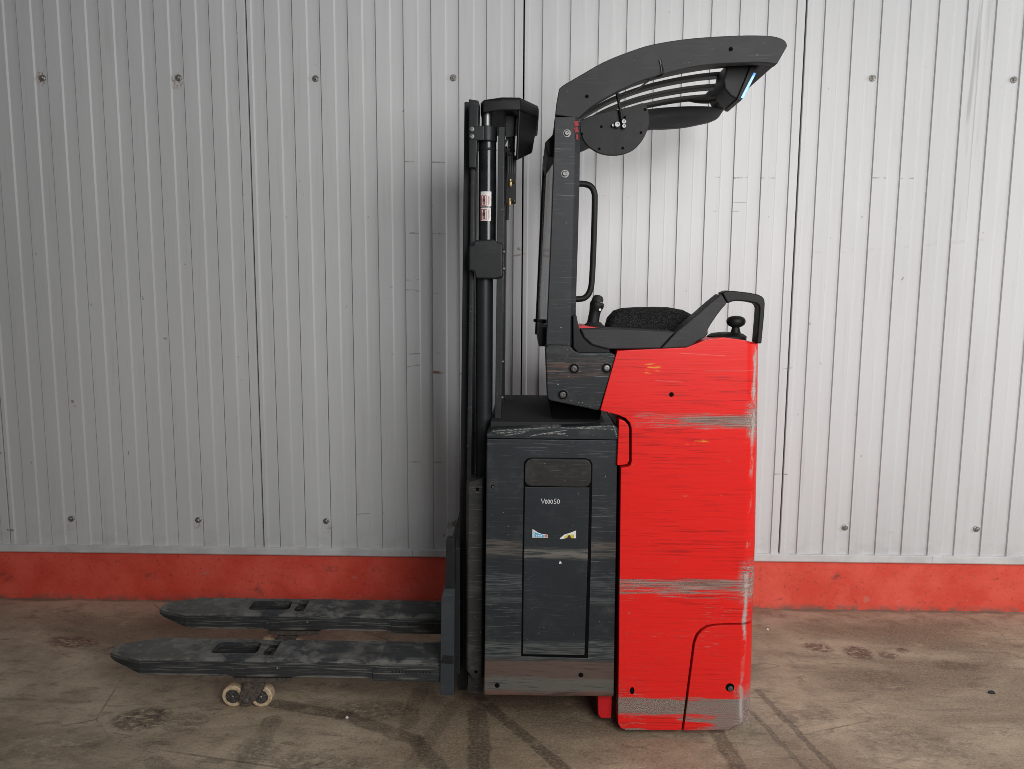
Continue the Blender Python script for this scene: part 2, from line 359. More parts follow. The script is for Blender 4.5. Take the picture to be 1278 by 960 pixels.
M = {}
M['wall'] = wall_mat(); M['plinth'] = plinth_mat(); M['floor'] = floor_mat(); M['red'] = red_mat()
M['box'] = dark_mat('worn_slate_paint', (.017, .021, .025), 1., True,
    ((676, 694, (.115, .10, .085), .48, .75), (716, 740, (.12, .13, .135), .53, .5), (745, 752, (.10, .11, .11), .48, .6), (800, 822, (.12, .13, .125), .50, .7), (824, 849, (.12, .078, .063), .38, .8), (846, 864, (.12, .115, .10), .38, .85), (862, 872, (.17, .075, .05), .45, .6)), dense=1.5)
M['hatch'] = dark_mat('hatch_slate', (.0155, .020, .024), .35, True, ((684, 696, (.15, .14, .125), .46, .9), (800, 818, (.12, .125, .12), .48, .6)))
M['flap'] = dark_mat('hatch_handle_slate', (.018, .017, .0165), 1.)
M['steel'] = dark_mat('dark_painted_steel', (.012, .0135, .0155), .22, rough=.42)
M['post'] = dark_mat('dark_post_paint', (.015, .017, .020), .6, rough=.45, dense=1.5)
M['bracket'] = dark_mat('worn_bracket_paint', (.012, .014, .0165), 1.3, True, ((449, 470, (.16, .075, .04), .55, .55),), dense=2.)
def fork_dust(m, col, x, y, z):
    g = m.n('ShaderNodeNewGeometry'); o = m.n('ShaderNodeSeparateXYZ'); m.put(o.inputs[0], g.outputs['Normal']); up = m.step(o.outputs[2], .55, .9)
    n = m.noise(m.sc(9, 22, 9), 1., 5, .68, .4); tip = m.step(x, -1.0, -1.55)
    col = m.mix(m.mul(m.mul(up, m.step(m.add(n, m.mul(tip, .16)), .47, .66)), .5), col, (.15, .142, .12))
    ed = m.mul(m.band(z, .139, .147, .003), m.step(m.noise(m.sc(8, 8, 60), 1., 4), .45, .62)); col = m.mix(m.mul(ed, .8), col, (.20, .19, .17))
    e2 = m.mul(m.band(z, .158, .196, .004), m.step(m.noise(m.sc(7, 7, 260, (2, 2, 5)), 1., 4), .52, .64)); col = m.mix(m.mul(e2, .75), col, (.17, .16, .145))
    e3 = m.mul(m.band(z, .192, .204, .003), m.step(m.noise(m.sc(11, 11, 30, (4, 2, 5)), 1., 4, .7), .46, .6)); return m.mix(m.mul(e3, .6), col, (.22, .21, .19))
M['fork'] = dark_mat('fork_slate', (.030, .032, .035), 1.1, sc_col=(.20, .205, .20), dense=1.5, extra=fork_dust)
def lid_scr(m, col, x, y, z):
    br = m.step(m.noise(m.sc(110, 110, 420), 1., 4, .7), .44, .56)
    for p, q, w in (((662, 544), (707, 537), .0016), ((690, 540), (712, 545), .0014), ((618, 541), (660, 538), .0016), ((676, 541.5), (705, 541), .002), ((630, 543.5), (655, 540), .0012), ((616, 538), (700, 533), .0016), ((720, 534), (765, 531.5), .0016), ((700, 534), (765, 536), .0010), ((766, 532), (770, 545), .0016)):
        a, b = A(*p, 2.482)-ROOT, A(*q, 2.482)-ROOT; col = m.mix(m.mul(m.mul(m.seg(a.x, a.z, b.x, b.z, w, x, z, w), br), .75), col, (.34, .34, .32))
    return col
M['lid'] = dark_mat('lid_slate', (.014, .019, .021), 1.0, extra=lid_scr)
M['foot'] = dark_mat('rubbed_steel', (.030, .030, .031), 1.5, sc_col=(.26, .24, .22), dense=3.)
M['carriage'] = dark_mat('carriage_slate', (.036, .041, .047), .5)
M['black'] = simple('black_plastic', (.0065, .0065, .007), .55, bump=.3, spec=.3)
M['guard'] = dark_mat('guard_plastic', (.029, .029, .031), .35, rough=.6)
M['slat'] = simple('guard_slat_plastic', (.030, .031, .032), .55, bump=.2, spec=.3)
M['rubber'] = simple('rubber', (.010, .010, .010), .75)
M['cyl'] = simple('gloss_black_cylinder', (.012, .014, .016), .22)
M['chrome'] = simple('chrome', (.17, .172, .175), .42, 1., .06)
M['bolt'] = simple('bolt_steel', (.20, .20, .20), .5, 1., .3, 200)
M['brass'] = simple('brass_fitting', (.55, .42, .22), .35, 1.)
M['poly'] = simple('tan_polyurethane', (.58, .44, .29), .5, 0, .25, 90)
M['rust'] = simple('rusty_steel', (.085, .068, .058), .7, 0, .4, 90, bump=.5)
M['hub'] = simple('grimy_hub', (.085, .08, .075), .5, .3, .5, 120)
M['hole'] = simple('hole_black', (.003, .003, .003), .9, spec=.08); M['red_plain'] = simple('plain_red_paint', (.50, .009, .013), .45, 0, .12, 12, spec=.35)
M['white'] = simple('white_marker', (.72, .73, .74), .6)
M['stick_w'] = simple('sticker_white', (.70, .70, .68), .45, 0, .15, 200)
M['stick_b'] = simple('sticker_blue', (.07, .38, .68), .45); M['stick_y'] = simple('sticker_yellow', (.66, .56, .06), .45)
M['stick_r'] = simple('sticker_red', (.42, .03, .035), .5); M['stick_k'] = simple('sticker_ink', (.07, .03, .035), .5)
M['screw'] = simple('weathered_screw', (.34, .32, .30), .42, .7, .4, 150)
M['flash'] = simple('flashing_sheet', (.60, .60, .595), .42, 0, .12, 9)
def fabric():
    m = NT('seat_fabric'); w = m.vor(m.co(), 210); n = m.noise(m.co(), 20, 3)
    m.bump(w, .8, .003)
    return m.done(m.mix(m.step(w, .2, .6), (.035, .035, .036), (.008, .008, .008)), .85, 0, .2)
M['fabric'] = fabric()
def glass():
    m = NT('scuffed_clear_screen'); n = m.noise(m.sc(20, 20, 3), 1., 4)
    m.b.inputs['Transmission Weight'].default_value = .97; m.b.inputs['IOR'].default_value = 1.45
    return m.done(m.mix(n, (.62, .60, .57), (.85, .84, .82)), m.add(.03, m.mul(n, .12)))
M['glass'] = glass()
def lens():
    m = NT('blue_lamp_lens'); n = m.noise(m.co(), 40, 2); c = m.mix(n, (.02, .16, .9), (.25, .6, 1))
    m.put(m.b.inputs['Emission Color'], c); m.b.inputs['Emission Strength'].default_value = .6
    return m.done(c, .15)
M['lens'] = lens()

# ------------------------------------------------------------------ floor
bm = bmesh.new(); vs_ = [bm.verts.new(v) for v in ((-9, -4, 0), (9, -4, 0), (9, 3.9, 0), (-9, 3.9, 0))]; bm.faces.new(vs_)
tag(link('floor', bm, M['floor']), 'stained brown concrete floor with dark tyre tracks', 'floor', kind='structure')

# ------------------------------------------------------------------ wall
wall = bpy.data.objects.new('panel_wall', None); COL.objects.link(wall); wall.location = (0, DW, 0)
tag(wall, 'light grey ribbed metal panel wall above red concrete plinth', 'wall')
WO = Vector((0, DW, 0))
PW, PITCH, DEP, SL, Z0, Z1 = 1.2, .12, .0068, .0048, .262, 4.2
prof = [(.003, .004), (.005, 0)]              # x, y (0 = proud face, + = set back)
for k in range(10):
    b = .021+PITCH*k; d = b+.058
    prof += [(b-.001, 0), (b+SL, DEP), (d-.0026, DEP), (d-.0016, DEP+.004), (d+.0006, DEP+.004), (d+.0024, 0)]
prof = [p for p in prof if p[0] < PW-.006]+[(PW-.005, 0), (PW-.003, .004)]
bm = bmesh.new()
cols = [[bm.verts.new((x, y-.005, z)) for z in (Z0, Z1)] for x, y in [(.003, .05)]+prof+[(PW-.003, .05)]]
for a, b in zip(cols, cols[1:]): bm.faces.new((a[0], b[0], b[1], a[1]))
panel_src = None
for k in range(-5, 5):
    if panel_src is None: o = panel_src = link('wall_panel', bm, None, wall, ang=10, wn=False); o.data.materials.append(M['wall'])
    else: o = panel_src.copy(); COL.objects.link(o)
    o.location = (k*PW, 0, 0)
# object coordinates of shared panels restart at each panel, so the sheet material reads the wall's own frame
for nd in M['wall'].node_tree.nodes:
    if nd.type == 'TEX_COORD': nd.object = wall
box('seam_backing', -6, 6, DW+.012, DW+.05, Z0, Z1, M['hole'], None, 0).parent = wall
bpy.data.objects['seam_backing'].location = -WO
def wchild(o): o.parent = wall; o.location = -WO; return o
for k in range(-5, 5):
    bm = bmesh.new()
    pr = [(DW+.01, .272), (DW-.012, .268), (DW-.014, .264), (DW-.014, .238), (DW-.010, .233), (DW+.01, .233)]
    loft(bm, [[Vector((x, y, z)) for y, z in pr] for x in (k*PW+.0005-.5, (k+1)*PW-.0005-.5)])
    wchild(link('flashing', bm, M['flash']))
bm = bmesh.new(); nx = 240
prows = [(DW+.004, 0), (DW+.004, .08), (DW+.004, .16), (DW+.004, .236)]
g = [[bm.verts.new((-6+12*i/nx, y+.006*mnoise.noise(Vector((i*.35, z*9, 1))), z-.002)) for y, z in prows] for i in range(nx+1)]
for a, b in zip(g, g[1:]):
    for j in range(3): bm.faces.new((a[j], b[j], b[j+1], a[j+1]))
tag(wchild(link('plinth', bm, M['plinth'])), 'red painted concrete plinth')
src = None
for row in (2.383, .395):
    for j in range(-9, 9):
        X = .2965+.6*j
        if abs(X) > 5.5: continue
        # rib phase decides whether the screw sits on a proud or a recessed band
        if src is None:
            bm = lathe_bm((0, 0, 0), (0, -1, 0), [(-.004, .0135), (.002, .0135), (.0035, .011)], 20)
            lathe_bm((0, 0, 0), (0, -1, 0), [(.003, .0075), (.009, .0075), (.0105, .005)], 6, bm)
            o = src = link('screw', bm, M['screw'], wall, ang=30, wn=False)
        else: o = src.copy(); COL.objects.link(o)
        o.location = (X, -.003, row+random.uniform(-.004, .004)); o.rotation_euler = (0, random.uniform(0, 3), 0)

# ------------------------------------------------------------------ the stacker
T = bpy.data.objects.new('pallet_stacker', None); COL.objects.link(T); T.location = ROOT
tag(T, 'scratched red and black electric pallet stacker with raised forks and overhead guard', 'forklift')
YN, YF = 2.47, 3.19

def rounded_body(name, pts, right, y0, y1, mat, R=.045, e=.006, parent=T):
    """prism whose vertical rear corners are rounded: points flagged in `right` are drawn in by the corner radius"""
    P = [A(px, py, y0) for px, py in pts]; secs = []; n = len(P)
    nor = []
    area2 = sum(P[i].x*P[(i+1) % n].z-P[(i+1) % n].x*P[i].z for i in range(n)); sg = 1 if area2 > 0 else -1
    for i in range(n):
        a = Vector((P[i].x-P[i-1].x, P[i].z-P[i-1].z)).normalized(); b = Vector((P[(i+1) % n].x-P[i].x, P[(i+1) % n].z-P[i].z)).normalized()
        na, nb = Vector((-a.y, a.x))*sg, Vector((-b.y, b.x))*sg; mtr = (na+nb); mtr = mtr/max(.5, mtr.length_squared/2); nor.append(mtr)
    def sec(y, q):      # q: 0 at the flat face .. 1 fully out
        out = []
        for i, p in enumerate(P):
            ins = .0022*(1-min(1, q/.2)); v = Vector((p.x+nor[i].x*ins, y, p.z+nor[i].y*ins))
            if i in right: v.x = p.x-R*(1-q)
            out.append(v)
        return out
    ks = [math.radians(a) for a in (0, 12, 26, 42, 58, 74, 90)]
    for a in ks: secs.append(sec(y0+R*(1-math.cos(a)), math.sin(a)))
    secs.append(sec(y1, 1))
    bm = bmesh.new(); loft(bm, secs); return link(name, bm, mat, parent, ROOT, 40)

arc = lambda cx, cy, rx, ry, a0, a1, n=6: [(cx+rx*math.cos(math.radians(a0+(a1-a0)*i/n)), cy-ry*math.sin(math.radians(a0+(a1-a0)*i/n))) for i in range(n+1)]
body_pts = [(770.5, 438), (800, 436.6), (835, 435), (857, 434), (872, 428), (882, 424), (905, 421.5), (930, 425), (951, 430),
            (949.6, 560), (947, 680), (943.6, 777.6),
            (893, 778.6), (882, 780.5), (874, 785), (868, 792), (864.5, 802), (850.5, 911.5),
            (782, 911.5), (775, 909), (771.5, 903), (773, 760), (775, 584),
            (783, 583.5), (787, 581), (788.5, 576), (788.5, 535), (786.5, 528), (781, 522), (772, 518), (749.5, 512)]
shell = rounded_body('side_shell', body_pts, (8, 9, 10, 11), YN, YN+.13, M['red'], .05)
panel_pts = [(943.5, 780.5), (894, 781.4), (884, 783), (876.5, 787.5), (871, 794), (867.5, 803), (853.5, 911.8), (880, 911.8), (910, 910.5), (930, 907.5), (940, 902), (940.6, 880), (942.4, 830)]
rounded_body('lower_panel', panel_pts, (0, 9, 10, 11, 12), YN, YN+.13, M['red'], .05)
prism('front_lip', [(772.5, 523), (780, 526), (784.5, 531), (785.5, 537), (785.5, 575), (783, 579.5), (775, 581), (770, 581)], YN+.004, YN+.08, M['red'], T, .003)
box('inner_liner', .345, .735, YN+.052, YN+.128, .06, 1.22, M['hole'], T, 0)
box('rear_housing', .36, .762, YN+.13, YF, .09, 1.14, M['red'], T, .03)
prism('front_foot', [(746, 866), (764, 866), (763, 897), (750, 896.5), (746.5, 892)], YN+.05, YN+.12, M['red_plain'], T, .003)
for px, py, r in ((838, 492.5, .0075), ):
    p = A(px, py, YN); lathe('bolt_hole', (p.x, YN+.003, p.z), (0, -1, 0), [(0, r), (.0036, r)], M['hole'], T, 16)
p = A(789, 862, YN); bm = bmesh.new(); loft(bm, [[Vector((p.x+.0075*math.cos(a), y, p.z+.0125*math.sin(a))) for a in [2*math.pi*k/16 for k in range(16)]] for y in (YN-.0006, YN+.004)]); link('bolt_hole', bm, M['hole'], T, ROOT)
p = A(911, 858, YN); lathe('bolt_hole', (p.x, YN+.004, p.z), (0, -1, 0), [(0, .0145), (.0046, .0145)], M['hole'], T, 20)
lathe('bolt', (p.x+.002, YN+.003, p.z-.004), (0, -1, 0), [(0, .0085), (.0045, .0085), (.0052, .006)], M['rust'], T, 12)
# wheels the body stands on
for nm, X, Y, r, w in (('drive_wheel', .52, 2.86, .115, .09), ('caster_wheel', .62, 3.08, .07, .05), ('caster_wheel', .16, 3.0, .06, .04)):
    wl = lathe(nm, (X, Y-w/2, r+.001), (0, 1, 0), [(0, r*.9), (w*.1, r), (w*.9, r), (w, r*.9)], M['rubber'], T, 32)
    lathe('hub', (X, Y-w/2-.006, r+.001), (0, 1, 0), [(0, r*.5), (w+.012, r*.5)], M['hub'], wl, 24)

# -- dark battery compartment with its lid, hatch and writing
YB = 2.488
prism('battery_box', [(607.5, 547.5), (771, 549.5), (766, 870), (604, 868)], YB, 3.17, M['box'], T, .005)
q = [A(px, py, YB-.006) for px, py in ((607, 545.8), (607.5, 540.5), (615, 536), (690, 533.5), (767, 530.5), (771.5, 534), (772, 547.8))]
bm = bmesh.new(); loft(bm, [[Vector((v.x, y, v.z - (.004 if e else 0))) for v in q] for y, e in ((YB-.006, 1), (YB-.001, 0), (3.17, 0))]); bev(bm, .004, 2, 40)
lid = link('battery_lid', bm, M['lid'], T, ROOT)
tub = [(654, 577), (658, 572.5), (664, 571.2), (730, 572), (736.5, 573.8), (739.5, 579), (737.5, 700), (734, 821.5), (650.5, 819), (652, 700)]
prism('hatch_recess', tub, YB-.0012, YB+.01, M['hole'], T, 0)
prism('hatch', [(654.8, 608), (735.8, 608.5), (733.5, 700), (729.5, 818), (652.3, 817), (653.5, 700)], YB-.006, YB+.01, M['hatch'], T, .003)
prism('hatch_handle', [(655, 580), (658.5, 574.5), (664, 572.8), (730, 573.6), (735.5, 575.5), (738, 581), (737.5, 602), (734.5, 607), (729, 608.3), (662, 607), (657, 605), (654.6, 600)], YB-.011, YB+.008, M['flap'], T, .004)
def ribbon(bm, pts, Y, w):
    tube_bm([A(px, py, Y) for px, py in pts], w, 5, bm)
wr = bmesh.new(); zz = lambda L: [(640+a/9.6, 590+b/9.6) for a, b in L]
ell = lambda cx, cy, rx, ry: [(cx+rx*math.cos(t), cy+ry*math.sin(t)) for t in [2*math.pi*k/12+.6 for k in range(13)]]
for L in ([(340, 313), (349, 340), (360, 372), (372, 340), (384, 312)], ell(399, 349, 11, 22), ell(431, 347, 12, 22), ell(465, 348, 12, 22), [(523, 316), (500, 318), (495, 341), (513, 345), (518, 359), (508, 373), (491, 370)], ell(546, 346, 14, 23)):
    ribbon(wr, zz(L), YB-.0064, .00105)
tag(link('handwriting', wr, M['white'], T, ROOT), 'handwritten white number V00050')
def decal(name, pts, mat, Y=YB-.0068, parent=T, t=.0006, f=zz): return prism(name, f(pts), Y, Y+t+.0006, mat, parent, 0)
b1 = decal('sticker', [(235, 680), (250, 684), (300, 716), (345, 735), (418, 745), (422, 778), (232, 778)], M['stick_w'])
decal('sticker_print', [(262, 712), (300, 728), (350, 742), (372, 746), (372, 772), (262, 772)], M['stick_b'], YB-.0074, b1)
decal('sticker_print', [(240, 690), (258, 702), (258, 772), (238, 772)], simple('sticker_pale_blue', (.45, .62, .72), .45), YB-.0074, b1)
decal('sticker_print', [(380, 750), (415, 752), (417, 768), (382, 766)], M['stick_r'], YB-.0074, b1)
for i, x in enumerate((285, 312, 338)): decal('sticker_print', [(x-9, 745+i*3), (x+9, 742+i*3), (x+8, 764), (x-7, 766)], M['stick_w'], YB-.0080, b1)
b2 = decal('sticker', [(562, 788), (590, 764), (620, 742), (690, 720), (757, 694), (757, 786), (640, 784), (575, 798)], M['stick_w'])
decal('sticker_print', [(618, 764), (660, 744), (735, 742), (735, 782), (622, 782)], M['stick_y'], YB-.0074, b2)
decal('sticker_print', [(650, 784), (668, 752), (682, 746), (702, 786)], M['stick_k'], YB-.0080, b2)
decal('sticker_chip', [(700-640, 0)][:0] or [((697.6-640)*9.6, (704-590)*9.6), ((701.4-640)*9.6, (703.2-590)*9.6), ((698.8-640)*9.6, (700-590)*9.6)], M['stick_w'])
for px, py in ((615, 607.5), (620.5, 855.5), (725, 842.5)):
    p = A(px, py, YB); rr = .006 if py < 700 else .0085
    h = lathe('bolt_hole', (p.x, YB+.003, p.z), (0, -1, 0), [(0, rr), (.0036, rr)], M['hole'], T, 14)
    if py < 700: lathe('screw', (p.x, YB+.002, p.z), (0, -1, 0), [(0, .0035), (.0055, .0035), (.006, .0025)], M['hub'], h, 8)
bm = bmesh.new(); zl = A(700, 532, 2.53).z; box('lid_shade', A(612, 540, 2.54).x, A(766, 540, 2.54).x, 2.535, 3.165, zl-.012, zl+.013, M['rubber'], T, .004)  # added black sheet, painting the shade on the lid top behind its front edge
# -- compartment front, far side trim
prism('front_cowl', [(687, 428), (765, 436), (745, 560), (690, 560)], 2.60, 3.15, M['hole'], T, .006, ref=2.56)

# -- overhead guard posts
def post(name, front, dx, y0, y1, mat):
    P = [A(px, py, y0) for px, py in front]; half = len(P)//2
    secs = []
    for y, k, e in ((y0, 0, .002), (y0+.002, 0, 0), (y0+.022, 1, 0), (y1, 1, 0)):
        secs.append([Vector((p.x+(dx*k-e if i >= half else e), y, p.z)) for i, p in enumerate(P)])
    bm = bmesh.new(); loft(bm, secs); return link(name, bm, mat, T, ROOT, 20)
pn = post('guard_post', [(681.5, 432), (684, 380), (687.5, 300), (690.5, 220), (692.5, 146.5), (718.5, 146.5), (717.5, 220), (715.5, 300), (713, 380), (712.5, 432)], .016, 2.505, 2.58, M['post'])
tag(pn, 'worn front post of the guard')
br = prism('post_bracket', [(680.5, 434), (684, 430.5), (709, 431), (713, 433), (716, 437.5), (721, 440), (763, 440.5), (768, 443), (769.5, 447.5), (748.5, 511.5), (743, 512), (686, 500), (683, 497)], YB-.008, 2.57, M['bracket'], T, .005)
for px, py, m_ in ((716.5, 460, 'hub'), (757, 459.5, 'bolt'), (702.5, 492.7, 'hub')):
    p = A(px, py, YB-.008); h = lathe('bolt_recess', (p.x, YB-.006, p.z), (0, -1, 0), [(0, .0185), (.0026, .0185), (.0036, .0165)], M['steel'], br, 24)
    lathe('recess_shade', (p.x, YB-.006, p.z), (0, -1, 0), [(0, .0145), (.0042, .0145)], M['hole'], br, 24)  # flat black disc paints the shade inside the bolt recess
    lathe('bolt', (p.x, YB-.006, p.z), (0, -1, 0), [(0, .010), (.006, .010), (.0075, .0075), (.0075, .004), (.005, .0038)], M[m_], br, 18)
for px, py in ((707.5, 166.5), (705, 217)):
    p = A(px, py, 2.505); w = lathe('washer', (p.x, 2.506, p.z), (0, -1, 0), [(0, .0125), (.002, .0125), (.003, .011)], M['bolt'], pn, 24)
    lathe('bolt', (p.x, 2.504, p.z), (0, -1, 0), [(0, .0085), (.004, .0085), (.006, .006), (.006, .003), (.003, .0028)], M['bolt'], pn, 18)
for pts in ([(716.5, 152), (722, 150), (722.5, 156), (717, 158.5)], [(716.5, 160), (721.5, 157.5), (722.5, 164), (717.5, 166)], [(719, 168), (722, 167), (722, 174), (719.5, 174)]):
    P = [A(px, py, 2.505) for px, py in pts]
    x0 = A(718.2, 150, 2.505).x
    bm = bmesh.new(); loft(bm, [[Vector((p.x, 2.5068+max(0, p.x-x0+.001)*1.25-.004-d, p.z)) for p in P] for d in (0, .0012)]); link('sticker_scrap', bm, simple('torn_red_sticker', (.24, .025, .028), .6, 0, .6, 300), pn, ROOT)
far = prism('guard_post', [(682, 182), (690, 170), (700, 166), (700, 432), (680, 432), (681, 330)], 3.06, 3.13, M['black'], T, .006)
prism('cross_member', [(680, 178), (692, 166), (706, 166), (706, 196), (684, 196)], 2.58, 3.06, M['black'], T, .004, ref=2.58)
prism('cross_member', [(672, 408), (694, 408), (694, 432), (672, 432)], 2.58, 3.06, M['black'], T, .004, ref=2.6)
sq = [A(691, 200, 2.59), A(680.5, 205, 3.05), A(670.5, 408, 3.05), A(684.5, 414, 2.59)]
bm = bmesh.new(); loft(bm, [[v+Vector((e, 0, 0)) for v in sq] for e in (0, .005)])
scr = link('windscreen', bm, M['glass'], T, ROOT)
tube('screen_edge', [sq[1]+Vector((-.003, .008, .03)), sq[2]+Vector((-.003, .008, -.03))], .006, M['black'], scr, 8)
for px, py in ((682, 401), (671, 400)): p = A(px, py, 2.62 if px > 675 else 3.0); lathe('screen_knob', p, (-1, 0, 0), [(0, .006), (.014, .006), (.016, .004)], M['black'], scr, 12)
prism('side_trim', [(715, 394), (719.5, 393.5), (721.5, 404), (725, 415), (733, 426), (744, 431.5), (757, 433), (760.5, 435.5), (761.5, 440.5), (722, 441), (715.5, 434)], 2.495, 2.57, M['black'], T, .003)
hp = [(719, 229.5), (730, 229.8), (737.5, 233), (741.5, 240), (742.3, 252), (741, 300), (739, 345), (737, 361), (732.5, 369.5), (726, 373), (714, 373.5)]
tube('grab_handle', spline([A(px, py, 2.56) for px, py in hp], 4), .0098, M['black'], T, 12)

# -- overhead guard
top = [(693, 143.5), (694.5, 128), (697.8, 110.5), (705, 105), (724, 94), (752, 78), (781, 66), (815, 55.2), (865, 47.6), (922, 44.2), (955, 44.3), (970, 46.2), (979.5, 50.5), (983, 57)]
bot = [(970, 80), (955, 78), (938, 77.8), (915, 78.8), (893.5, 79.8), (860, 84.3), (826, 93), (798, 101.5), (767, 116), (739, 132.5), (723, 146.5), (721, 147.5)]
sm2 = lambda L, n=4: [(v.x, v.y) for v in spline([(a, b, 0) for a, b in L], n)]
rail = prism('guard_rail', top[:2]+sm2(top[2:])+sm2(bot[:-1])+bot[-1:], 2.508, 2.545, M['guard'], T, .007, 3)
ftop = [(690, 190), (700, 180), (730, 163), (770, 144), (809, 136), (850, 132.5), (885, 132.5), (905, 135)]
fbot = [(897, 147), (886, 151.5), (870, 155), (854, 158), (830, 160), (809, 161), (770, 172), (740, 182), (715, 193), (700, 198)]
prism('guard_rail', sm2(ftop)+sm2(fbot), 3.135, 3.175, M['guard'], T, .005)
prism('rear_bar', [(940, 52), (962, 48), (979, 51), (982.5, 57.5), (970, 79.8), (953, 77)], 2.545, 3.17, M['guard'], T, .007, ref=2.508)
prism('front_bar', [(694, 141), (699, 113), (722, 100), (734, 120), (719, 146)], 2.545, 3.14, M['guard'], T, .006, ref=2.508)
cl = spline([A(px, py, 2.508) for px, py in ((716, 136), (740, 121), (775, 102), (826, 84), (893, 71), (958, 66))], 5)
for i, Y in enumerate((2.605, 2.745, 2.905, 3.06)):
    bm = bmesh.new(); loft(bm, [[Vector((p.x, Y+dy, p.z+dz)) for dy, dz in ((-.027, -.004), (-.023, -.007), (.023, -.007), (.027, -.004), (.027, .005), (-.027, .005))] for p in cl])
    link('slat', bm, M['slat'], T, ROOT, 50)
p = A(912, 61.5, 2.508); lathe('rivet', (p.x, 2.509, p.z), (0, -1, 0), [(0, .007), (.003, .006)], M['hole'], rail, 12)
p = A(732.5, 120.5, 2.508); lathe('rivet', (p.x, 2.509, p.z), (0, -1, 0), [(0, .006), (.003, .005)], M['hole'], rail, 12)
dz = 2.585; zo = lambda L: [(640+a/3.55, 20+b/3.55) for a, b in L]
disc = prism('round_cover', zo(sm2([(298, 462), (340, 445), (400, 428), (460, 416), (520, 402), (575, 385)], 1)+sm2([(592, 392), (602, 430), (604, 470), (595, 510), (575, 550), (545, 585), (505, 607), (455, 617), (400, 612), (355, 592), (320, 560), (300, 515)], 3)), dz, dz+.018, M['black'], T, .002)
for a, b in ((392, 491), (586, 415), (568, 517), (487, 586), (383, 589), (306, 523), (496, 449)):
    p = A(*zo([(a, b)])[0], dz); lathe('bolt_hole', (p.x, dz+.002, p.z), (0, -1, 0), [(0, .0045), (.0028, .0045)], M['hole'], disc, 10)
tube('rod', [A(*v, dz-.012) for v in zo([(462, 345), (475, 410), (487, 480)])], .0052, M['black'], T, 10)
for (a, b), r, h in (((461, 484), .0105, .014), ((489, 473), .0085, .018), ((490, 492), .0075, .016), ((443, 487), .0055, .010)):
    p = A(*zo([(a, b)])[0], dz); lathe('nut', (p.x, dz, p.z), (0, -1, 0), [(0, r), (h, r), (h+.002, r*.75), (h+.002, r*.4), (h-.002, r*.38)], M['chrome'], disc, 12)
tube('cable', spline([A(*v, 2.53 if i > 2 else 2.503) for i, v in enumerate(zo([(653, 190), (659, 215), (664, 258), (620, 275), (585, 300), (545, 330), (500, 345), (462, 347)]))], 6), .0028, M['black'], T, 8)
tube('cable_clip', spline([A(*v, 2.504) for v in zo([(652, 192), (658, 215), (663, 256)])], 5), .0036, simple('grey_clip', (.16, .16, .16), .5), T, 8)
tube('cable', spline([A(*v, 2.55) for v in zo([(770, 235), (800, 225), (850, 221), (885, 217), (925, 210)])], 6), .0045, M['black'], T, 8)
tube('cable', spline([A(*v, 3.02) for v in zo([(778, 372), (820, 380), (870, 381), (905, 374)])], 6), .006, M['black'], T, 8)
lamp = prism('work_lamp', zo([(950, 208), (1062, 200), (1078, 212), (1000, 372), (965, 352), (940, 322), (934, 285), (944, 245)]), 2.60, 2.74, M['black'], T, .008)
prism('bezel', zo([(1062, 203), (1088, 214), (1012, 376), (992, 372)]), 2.588, 2.752, M['black'], lamp, .003)
prism('lens', zo([(1068, 250), (1078, 254), (1022, 366), (1010, 362)]), 2.5855, 2.60, M['lens'], lamp, .001)

# -- mast
prism('outer_mast_rail', [(579.5, 127), (588, 127), (586, 500), (583, 862), (571, 862), (575.5, 500)], 2.68, 2.78, M['steel'], T, .003)
prism('outer_mast_rail', [(579.5, 127), (588, 127), (583, 862), (571, 862)], 2.98, 3.07, M['steel'], T, .003, ref=2.68)
prism('channel_head', [(585, 123.5), (597.5, 125.5), (597, 150), (594, 209.5), (585.5, 209)], 2.60, 2.68, M['steel'], T, .003)
prism('inner_mast_rail', [(588, 209), (592.5, 209), (588, 600), (582.5, 600)], 2.625, 2.69, M['post'], T, .002)
def mcyl(name, px0, py0, px1, py1, Y, wpx, mat, parent=T, n=28):
    a, b = A(px0, py0, Y), A(px1, py1, Y); r = wpx/2*Y/F_PX*1.0
    return lathe(name, (a.x, Y+r, b.z), (0, 0, 1), [(0, r*.96), (.004, r), (a.z-b.z-.004, r), (a.z-b.z, r*.96)], mat, parent, n)
cy = mcyl('lift_cylinder', 607.8, 176, 607, 302, 2.615, 21.5, M['cyl'])
mcyl('piston_rod', 607.3, 130, 607, 160, 2.62, 13, M['chrome'])
mcyl('lift_cylinder', 604, 346, 603.5, 602, 2.61, 21.5, M['steel'])
mcyl('cylinder_ring', 607.8, 184, 607.7, 187, 2.611, 22.6, M['steel'])
cb = mcyl('cylinder_clamp', 607, 156.5, 607, 175, 2.606, 25, M['steel'])
prism('clamp_lug', [(585, 157), (604, 157), (604, 175), (585, 175)], 2.597, 2.64, M['steel'], T, .003)
for py in (161.5, 170.5):
    p = A(588.8, py, 2.597); lathe('bolt', (p.x, 2.598, p.z), (0, -1, 0), [(0, .0085), (.006, .0085), (.0075, .006), (.0075, .003), (.004, .0028)], M['bolt'], T, 14)
